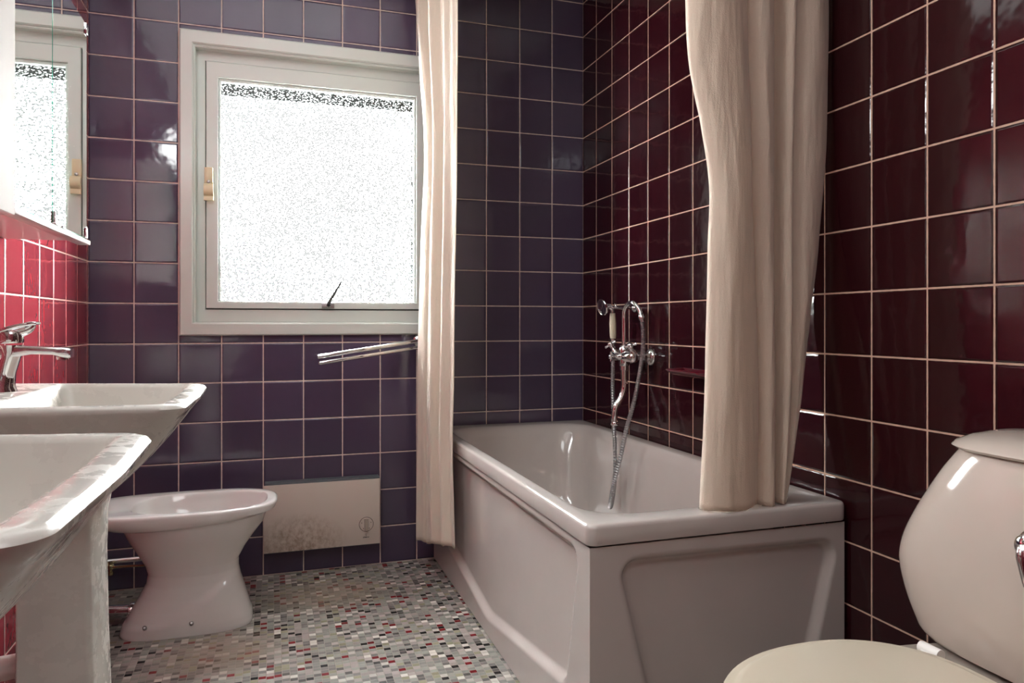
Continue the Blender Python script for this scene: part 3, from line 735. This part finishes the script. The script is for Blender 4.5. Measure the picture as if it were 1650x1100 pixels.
# ------------------------------------------------------------------ pedestal sinks
def make_sink(SC):
    sk = thing('pedestal_sink', 'white pedestal sink nearest the window, chrome tap beside it under the mirror cabinet', 'sink', (-1.70, SC, 0), group='pedestal sinks')
    XW = -1.944
    def outl(xf, hf, hw, xb=XW, r=.06, bulge=.006):
        return rpoly([(xb, SC-hw), (xf, SC-hf), (xf+bulge, SC), (xf, SC+hf), (xb, SC+hw)], [.02, r, .6, r, .02], 10)
    tilt = lambda x: .010*(-1.447-x)/.5
    rings = []
    def ring(z, xf, hf, hw, **k):
        rings.append([Vector((p.x, p.y, z+(tilt(p.x) if z > .70 else 0))) for p in outl(xf, hf, hw, **k)])
    ring(.635, -1.650, .075, .10, r=.05)
    ring(.648, -1.628, .105, .13, r=.055)
    ring(.668, -1.600, .135, .16)
    ring(.695, -1.569, .160, .19, r=.065)
    ring(.730, -1.533, .184, .215, r=.065)
    ring(.765, -1.503, .201, .235, r=.06)
    ring(.800, -1.477, .214, .25, r=.058)
    ring(.822, -1.461, .223, .258, r=.046)
    ring(.832, -1.452, .228, .263, r=.042)
    ring(.838, -1.451, .229, .264, r=.040)
    ring(.8425, -1.455, .226, .262, r=.036)
    ring(.8445, -1.461, .221, .258, r=.032)
    ring(.8452, -1.480, .212, .236, xb=-1.738, r=.024)
    ring(.8435, -1.486, .207, .230, xb=-1.734, r=.022)
    ring(.836, -1.491, .202, .224, xb=-1.730, r=.024)
    ring(.80, -1.500, .192, .212, xb=-1.722, r=.035)
    ring(.765, -1.514, .176, .194, xb=-1.708, r=.045)
    ring(.735, -1.537, .142, .158, xb=-1.684, r=.05)
    ring(.722, -1.562, .09, .10, xb=-1.65, r=.035)
    MB().loft(rings).build('basin', M['sink'], sk, smooth=45)
    # hollow pedestal, open to the wall
    pr = []
    for z, xf, hw in ((.0, -1.585, .105), (.02, -1.585, .105), (.06, -1.597, .097), (.20, -1.604, .088), (.40, -1.610, .082), (.55, -1.613, .082), (.62, -1.612, .088), (.66, -1.606, .096)):
        o_ = rpoly([(-1.725, SC-hw), (xf-.003, SC-hw*.90), (xf+.003, SC), (xf-.003, SC+hw*.90), (-1.725, SC+hw)], [.004, .013, .4, .013, .004], 8)
        pr.append([Vector((p.x, p.y, z)) for p in o_])
    MB().loft(pr).build('pedestal', M['sink'], sk, smooth=40)
    MB().tube([(-1.73, SC, .37), (-1.80, SC, .365), (-1.87, SC, .36), (-1.946, SC, .36)], .021, 20, 3).lathe((-1.9455, SC, .36), (1, 0, 0), [(.034, 0), (.034, .004), (.024, .012), (.021, .016)], 24).build('drain_pipe', M['drain'], sk, smooth=40)
    MB().lathe((-1.61, SC, .7222), (0, 0, 1), [(.024, 0), (.024, .002), (.019, .004), (.017, .002), (0, .002)], 24).build('drain', M['chrome'], sk)
    # single-lever mixer
    zb = .8505; fy = SC+.055
    t = MB(); rg_ = []
    for (z, x, rx, ry) in ((zb, -1.787, .026, .025), (zb+.003, -1.787, .026, .025), (zb+.010, -1.786, .0215, .022), (zb+.035, -1.781, .0180, .020), (zb+.060, -1.774, .0180, .0195), (zb+.074, -1.771, .0200, .020), (zb+.086, -1.772, .0215, .021)):
        rg_.append([Vector((x+rx*math.cos(2*PI*j/28), fy+ry*math.sin(2*PI*j/28), z)) for j in range(28)])
    t.loft(rg_)
    sp_ = []
    for (x, z, hh, ww) in ((-1.786, zb+.070, .013, .018), (-1.760, zb+.075, .0105, .018), (-1.735, zb+.0765, .0075, .0175), (-1.70, zb+.0745, .0070, .017), (-1.686, zb+.072, .0092, .0165), (-1.676, zb+.0705, .0095, .016), (-1.672, zb+.070, .008, .0145)):
        sp_.append([Vector((x, fy+p.x, z+p.y)) for p in rpoly([(-ww, -hh), (ww, -hh), (ww, hh), (-ww, hh)], min(hh, .005), 4)])
    t.loft(sp_)
    t.lathe((-1.688, fy, zb+.064), (0, 0, -1), [(.0105, 0), (.0105, .006), (.008, .0065), (0, .006)], 20)
    fc = t.build('faucet', M['chrome'], sk, smooth=45, label='chrome single-lever faucet')
    h = MB().lathe((-1.772, fy, zb+.089), (-.05, 0, 1), [(.0205, 0), (.0215, .003), (.0215, .016), (.019, .021), (.010, .024), (0, .0245)], 28)
    for sd_ in (-1, 1):    # open loop lever: two rails and a tip
        h.tube([(-1.792, fy+sd_*.012, zb+.108), (-1.772, fy+sd_*.015, zb+.116), (-1.752, fy+sd_*.014, zb+.122), (-1.738, fy+sd_*.011, zb+.124)], [.0045, .0042, .0036, .0032], 10, 4)
    lv = []
    for (x, z, hh, ww) in ((-1.748, zb+.1225, .0035, .015), (-1.738, zb+.1255, .0035, .015), (-1.729, zb+.126, .0028, .014), (-1.727, zb+.126, .0018, .013)):
        lv.append([Vector((x, fy+p.x, z+p.y)) for p in rpoly([(-ww, -hh), (ww, -hh), (ww, hh), (-ww, hh)], .0017, 3)])
    h.loft(lv)
    h.tube([(-1.757, fy, zb+.108), (-1.742, fy, zb+.114), (-1.735, fy, zb+.123)], [.009, .007, .005], 10, 3)
    h.build('lever', M['chrome'], fc, smooth=45)
    return sk
s1 = make_sink(-1.472)
def copy_tree(o, parent=None):
    c = o.copy(); col.objects.link(c)
    if parent: c.parent = parent
    for ch in list(o.children): copy_tree(ch, c)
    return c
s2 = copy_tree(s1); s2.location.y = -2.222
s2['label'] = 'white pedestal sink closest to the camera, limescale on its rim'

# ------------------------------------------------------------------ mirror cabinet
CX, C0, C1, CB, CT = -1.778, -2.35, -.868, 1.186, 1.745
mc = thing('mirror_cabinet', 'white mirror cabinet on the red tiled wall above the sinks', 'cabinet', (LX, -1.6, CB))
MB().box(LX+.001, CX, C0, C1, CB, CT, .002).build('body', M['cabinet'], mc, smooth=30)
MB().box(CX-.01, CX+.020, -1.448, C1+.004, CB-.010, CB+.002, .002).build('ledge', M['cabinet'], mc, smooth=30)
MB().box(CX-.005, CX+.024, C0, -1.449, CB-.016, CT, .004).build('filler_panel', M['cabinet'], mc, smooth=30, label='plain white panel left of the mirror doors')
for (y0, y1) in ((-1.444, -1.178), (-1.174, -.874)):
    d = MB().box(CX+.004, CX+.0125, y0, y1, CB+.006, CT-.008).build('door', M['glass_edge'], mc, smooth=0, label='mirror door with green glass edge')
    MB().box(CX+.0125, CX+.0130, y0+.0008, y1-.0008, CB+.0068, CT-.0088).build('mirror', M['mirror'], d, smooth=0)
    for z in (CB+.020, CT-.022):
        y = y1-.006 if y1 > -1 else y0+.006
        MB().box(CX+.002, CX+.0165, y-.011, y+.013 if y1 > -1 else y+.011, z-.014, z+.014, .0015).build('hinge', M['chrome'], d, smooth=30)
    if y1 > -1:
        k = MB().box(CX+.010, CX+.0175, y0+.002, y0+.012, CB+.004, CB+.034, .0015).box(CX+.0, CX+.022, y0-.008, y0+.05, CB+.002, CB+.007, .0015)
        k.build('handle', M['chrome'], d, smooth=30)

# ------------------------------------------------------------------ toilet
TC = -2.12
tl = thing('toilet', 'pale pink toilet with rounded cistern against the burgundy wall', 'toilet', (-.3, TC, 0))
def tr_(z, xf, hw, n):
    return [Vector((q.x, q.y, z)) for q in sell(xf/2-.002, TC, -xf/2-.002, hw, n, 72)]
TK = [list(a) for a in ((.398, -.150, .150, 3), (.400, -.186, .190, 3), (.408, -.198, .212, 3.2), (.43, -.206, .222, 3.3), (.48, -.216, .238, 3.4), (.535, -.222, .247, 3.4), (.58, -.222, .238, 3.3), (.63, -.219, .214, 3.2), (.68, -.212, .187, 3), (.72, -.203, .163, 2.9), (.75, -.194, .142, 2.8), (.756, -.190, .138, 2.8))]
tk_ = []
for k in range(49):
    z = .398+(.756-.398)*k/48
    if z < .408: z = .398+.01*k/1.34
    tk_.append(tr_(z, *[sinterp([(r_[0], r_[i]) for r_ in TK], z) for i in (1, 2, 3)]))
MB().loft(tk_).build('cistern', M['toilet'], tl, smooth=50)
ld = [tr_(*a) for a in ((.757, -.190, .137, 2.8), (.758, -.198, .143, 2.8), (.763, -.203, .148, 2.8), (.770, -.198, .144, 2.7), (.780, -.178, .129, 2.6), (.788, -.14, .105, 2.4), (.792, -.08, .05, 2))]
MB().loft(ld).build('cistern_lid', M['toilet'], tl, smooth=50)
kb = MB().lathe((-.215, -2.176, .640), (-1, 0, 0), [(.024, 0), (.024, .006), (.017, .010), (.014, .020), (.017, .026), (.012, .031), (0, .032)], 28)
kb.tube([(-.243, -2.176, .640), (-.250, -2.18, .625), (-.250, -2.188, .585)], [.008, .009, .006], 14, 4)
kb.build('flush_handle', M['chrome'], tl, smooth=45)
bw = []
for z, x0, x1, hw, n in ((0, -.56, -.12, .11, 2.8), (.02, -.56, -.12, .11, 2.8), (.10, -.53, -.12, .095, 2.6), (.18, -.55, -.10, .10, 2.5), (.26, -.62, -.06, .135, 2.4), (.33, -.675, -.03, .17, 2.4), (.37, -.690, -.02, .185, 2.5), (.388, -.690, -.02, .186, 2.6), (.394, -.684, -.025, .180, 2.6)):
    bw.append([Vector((q.x, q.y, z)) for q in sell((x0+x1)/2, TC, (x1-x0)/2, hw, n, 64)])
MB().loft(bw).build('bowl', M['toilet'], tl, smooth=50)
def egg(z, s, xo=0):
    o = []
    for j in range(80):
        t = 2*PI*j/80; c = math.cos(t); sn = math.sin(t)
        x = c*(.205 if c > 0 else .255); w = .190*(1-.10*max(0, c)**2)
        nn = 2.6 if c > 0 else 2.05
        o.append(Vector((-.455+math.copysign(abs(c)**(2/nn), c)*(.205 if c > 0 else .245)*s+xo, TC+math.copysign(abs(sn)**(2/nn), sn)*w*s, z)))
    return o
MB().loft([egg(.394, .98), egg(.396, 1.0), egg(.405, 1.0), egg(.408, .985)]).build('seat', M['lid'], tl, smooth=50)
lidm = MB().loft([egg(.408, .975), egg(.410, .995), egg(.417, 1.0), egg(.4222, .985), egg(.4236, .93), egg(.4243, .915), egg(.4278, .895), egg(.4285, .87), egg(.4295, .6), egg(.4300, .2)])
lidm.build('seat_lid', M['lid'], tl, smooth=50)
for s in (-1, 1):
    MB().tube([(-.238, TC+s*.11-.02, .412), (-.238, TC+s*.11+.02, .412)], .010, 16).box(-.25, -.226, TC+s*.11-.012, TC+s*.11+.012, .392, .412, .002).build('hinge', M['drain'], tl, smooth=40)

# ------------------------------------------------------------------ light
def area(name, loc, rot, sx, sy, power, color):
    L = bpy.data.lights.new(name, 'AREA'); L.shape = 'RECTANGLE'; L.size = sx; L.size_y = sy; L.energy = power; L.color = color
    o = bpy.data.objects.new(name, L); o.location = loc; o.rotation_euler = rot; col.objects.link(o); return o
# the overcast sky just beyond the reveal
pl = area('daylight_portal', (-1.13, WT+.075, 1.50), (-PI/2, 0, 0), 1.0, 1.1, 1, (1, 1, 1)); pl.data.cycles.is_portal = True
# unseen fill light under the ceiling, added to lift the shadows
area('ceiling_fill', (-1.45, -1.45, CZ-.03), (0, 0, 0), .9, 2.3, 8, (.95, 1, 1.0))
# unseen fill light added over the mirror cabinet to brighten the tub side
area('cabinet_fill', (LX+.10, -1.65, 1.93), (0, -math.radians(68), 0), .14, .9, 11, (.97, 1, .99))
area('rear_fill', (-1.0, -2.95, CZ-.03), (0, 0, 0), .6, .6, 8, (.97, 1, 1.0))  # unseen fill light added behind the camera for the near curtain's front
# low sun scattered by the obscure glass
S = bpy.data.lights.new('sun', 'SUN'); S.energy = 115; S.angle = math.radians(35); S.color = (1, .97, .92)
so = bpy.data.objects.new('sun', S); so.rotation_euler = Vector((-.60, -.80, -.20)).to_track_quat('-Z', 'Y').to_euler(); col.objects.link(so)
w = bpy.data.worlds.new('sky'); scene.world = w; w.use_nodes = True
w.node_tree.nodes['Background'].inputs[0].default_value = (.97, 1, .99, 1); w.node_tree.nodes['Background'].inputs[1].default_value = 390

# ------------------------------------------------------------------ camera and view
cam = bpy.data.cameras.new('camera'); co = bpy.data.objects.new('camera', cam); col.objects.link(co)
co.location = (-1.3148, -2.9691, .9764); co.rotation_euler = (PI/2, 0, -.31912)
cam.sensor_width = 36; cam.lens = 1167.77*36/1650; cam.shift_y = -29.37/1650; cam.clip_start = .02
scene.camera = co
vs = scene.view_settings
vs.view_transform = 'Standard'; vs.look = 'None'; vs.exposure = 0.12; vs.gamma = 1; vs.use_curve_mapping = False
scene.cycles.use_denoising = True; scene.cycles.caustics_reflective = False
scene.cycles.max_bounces = 12; scene.cycles.diffuse_bounces = 6; scene.cycles.glossy_bounces = 6; scene.cycles.transparent_max_bounces = 8
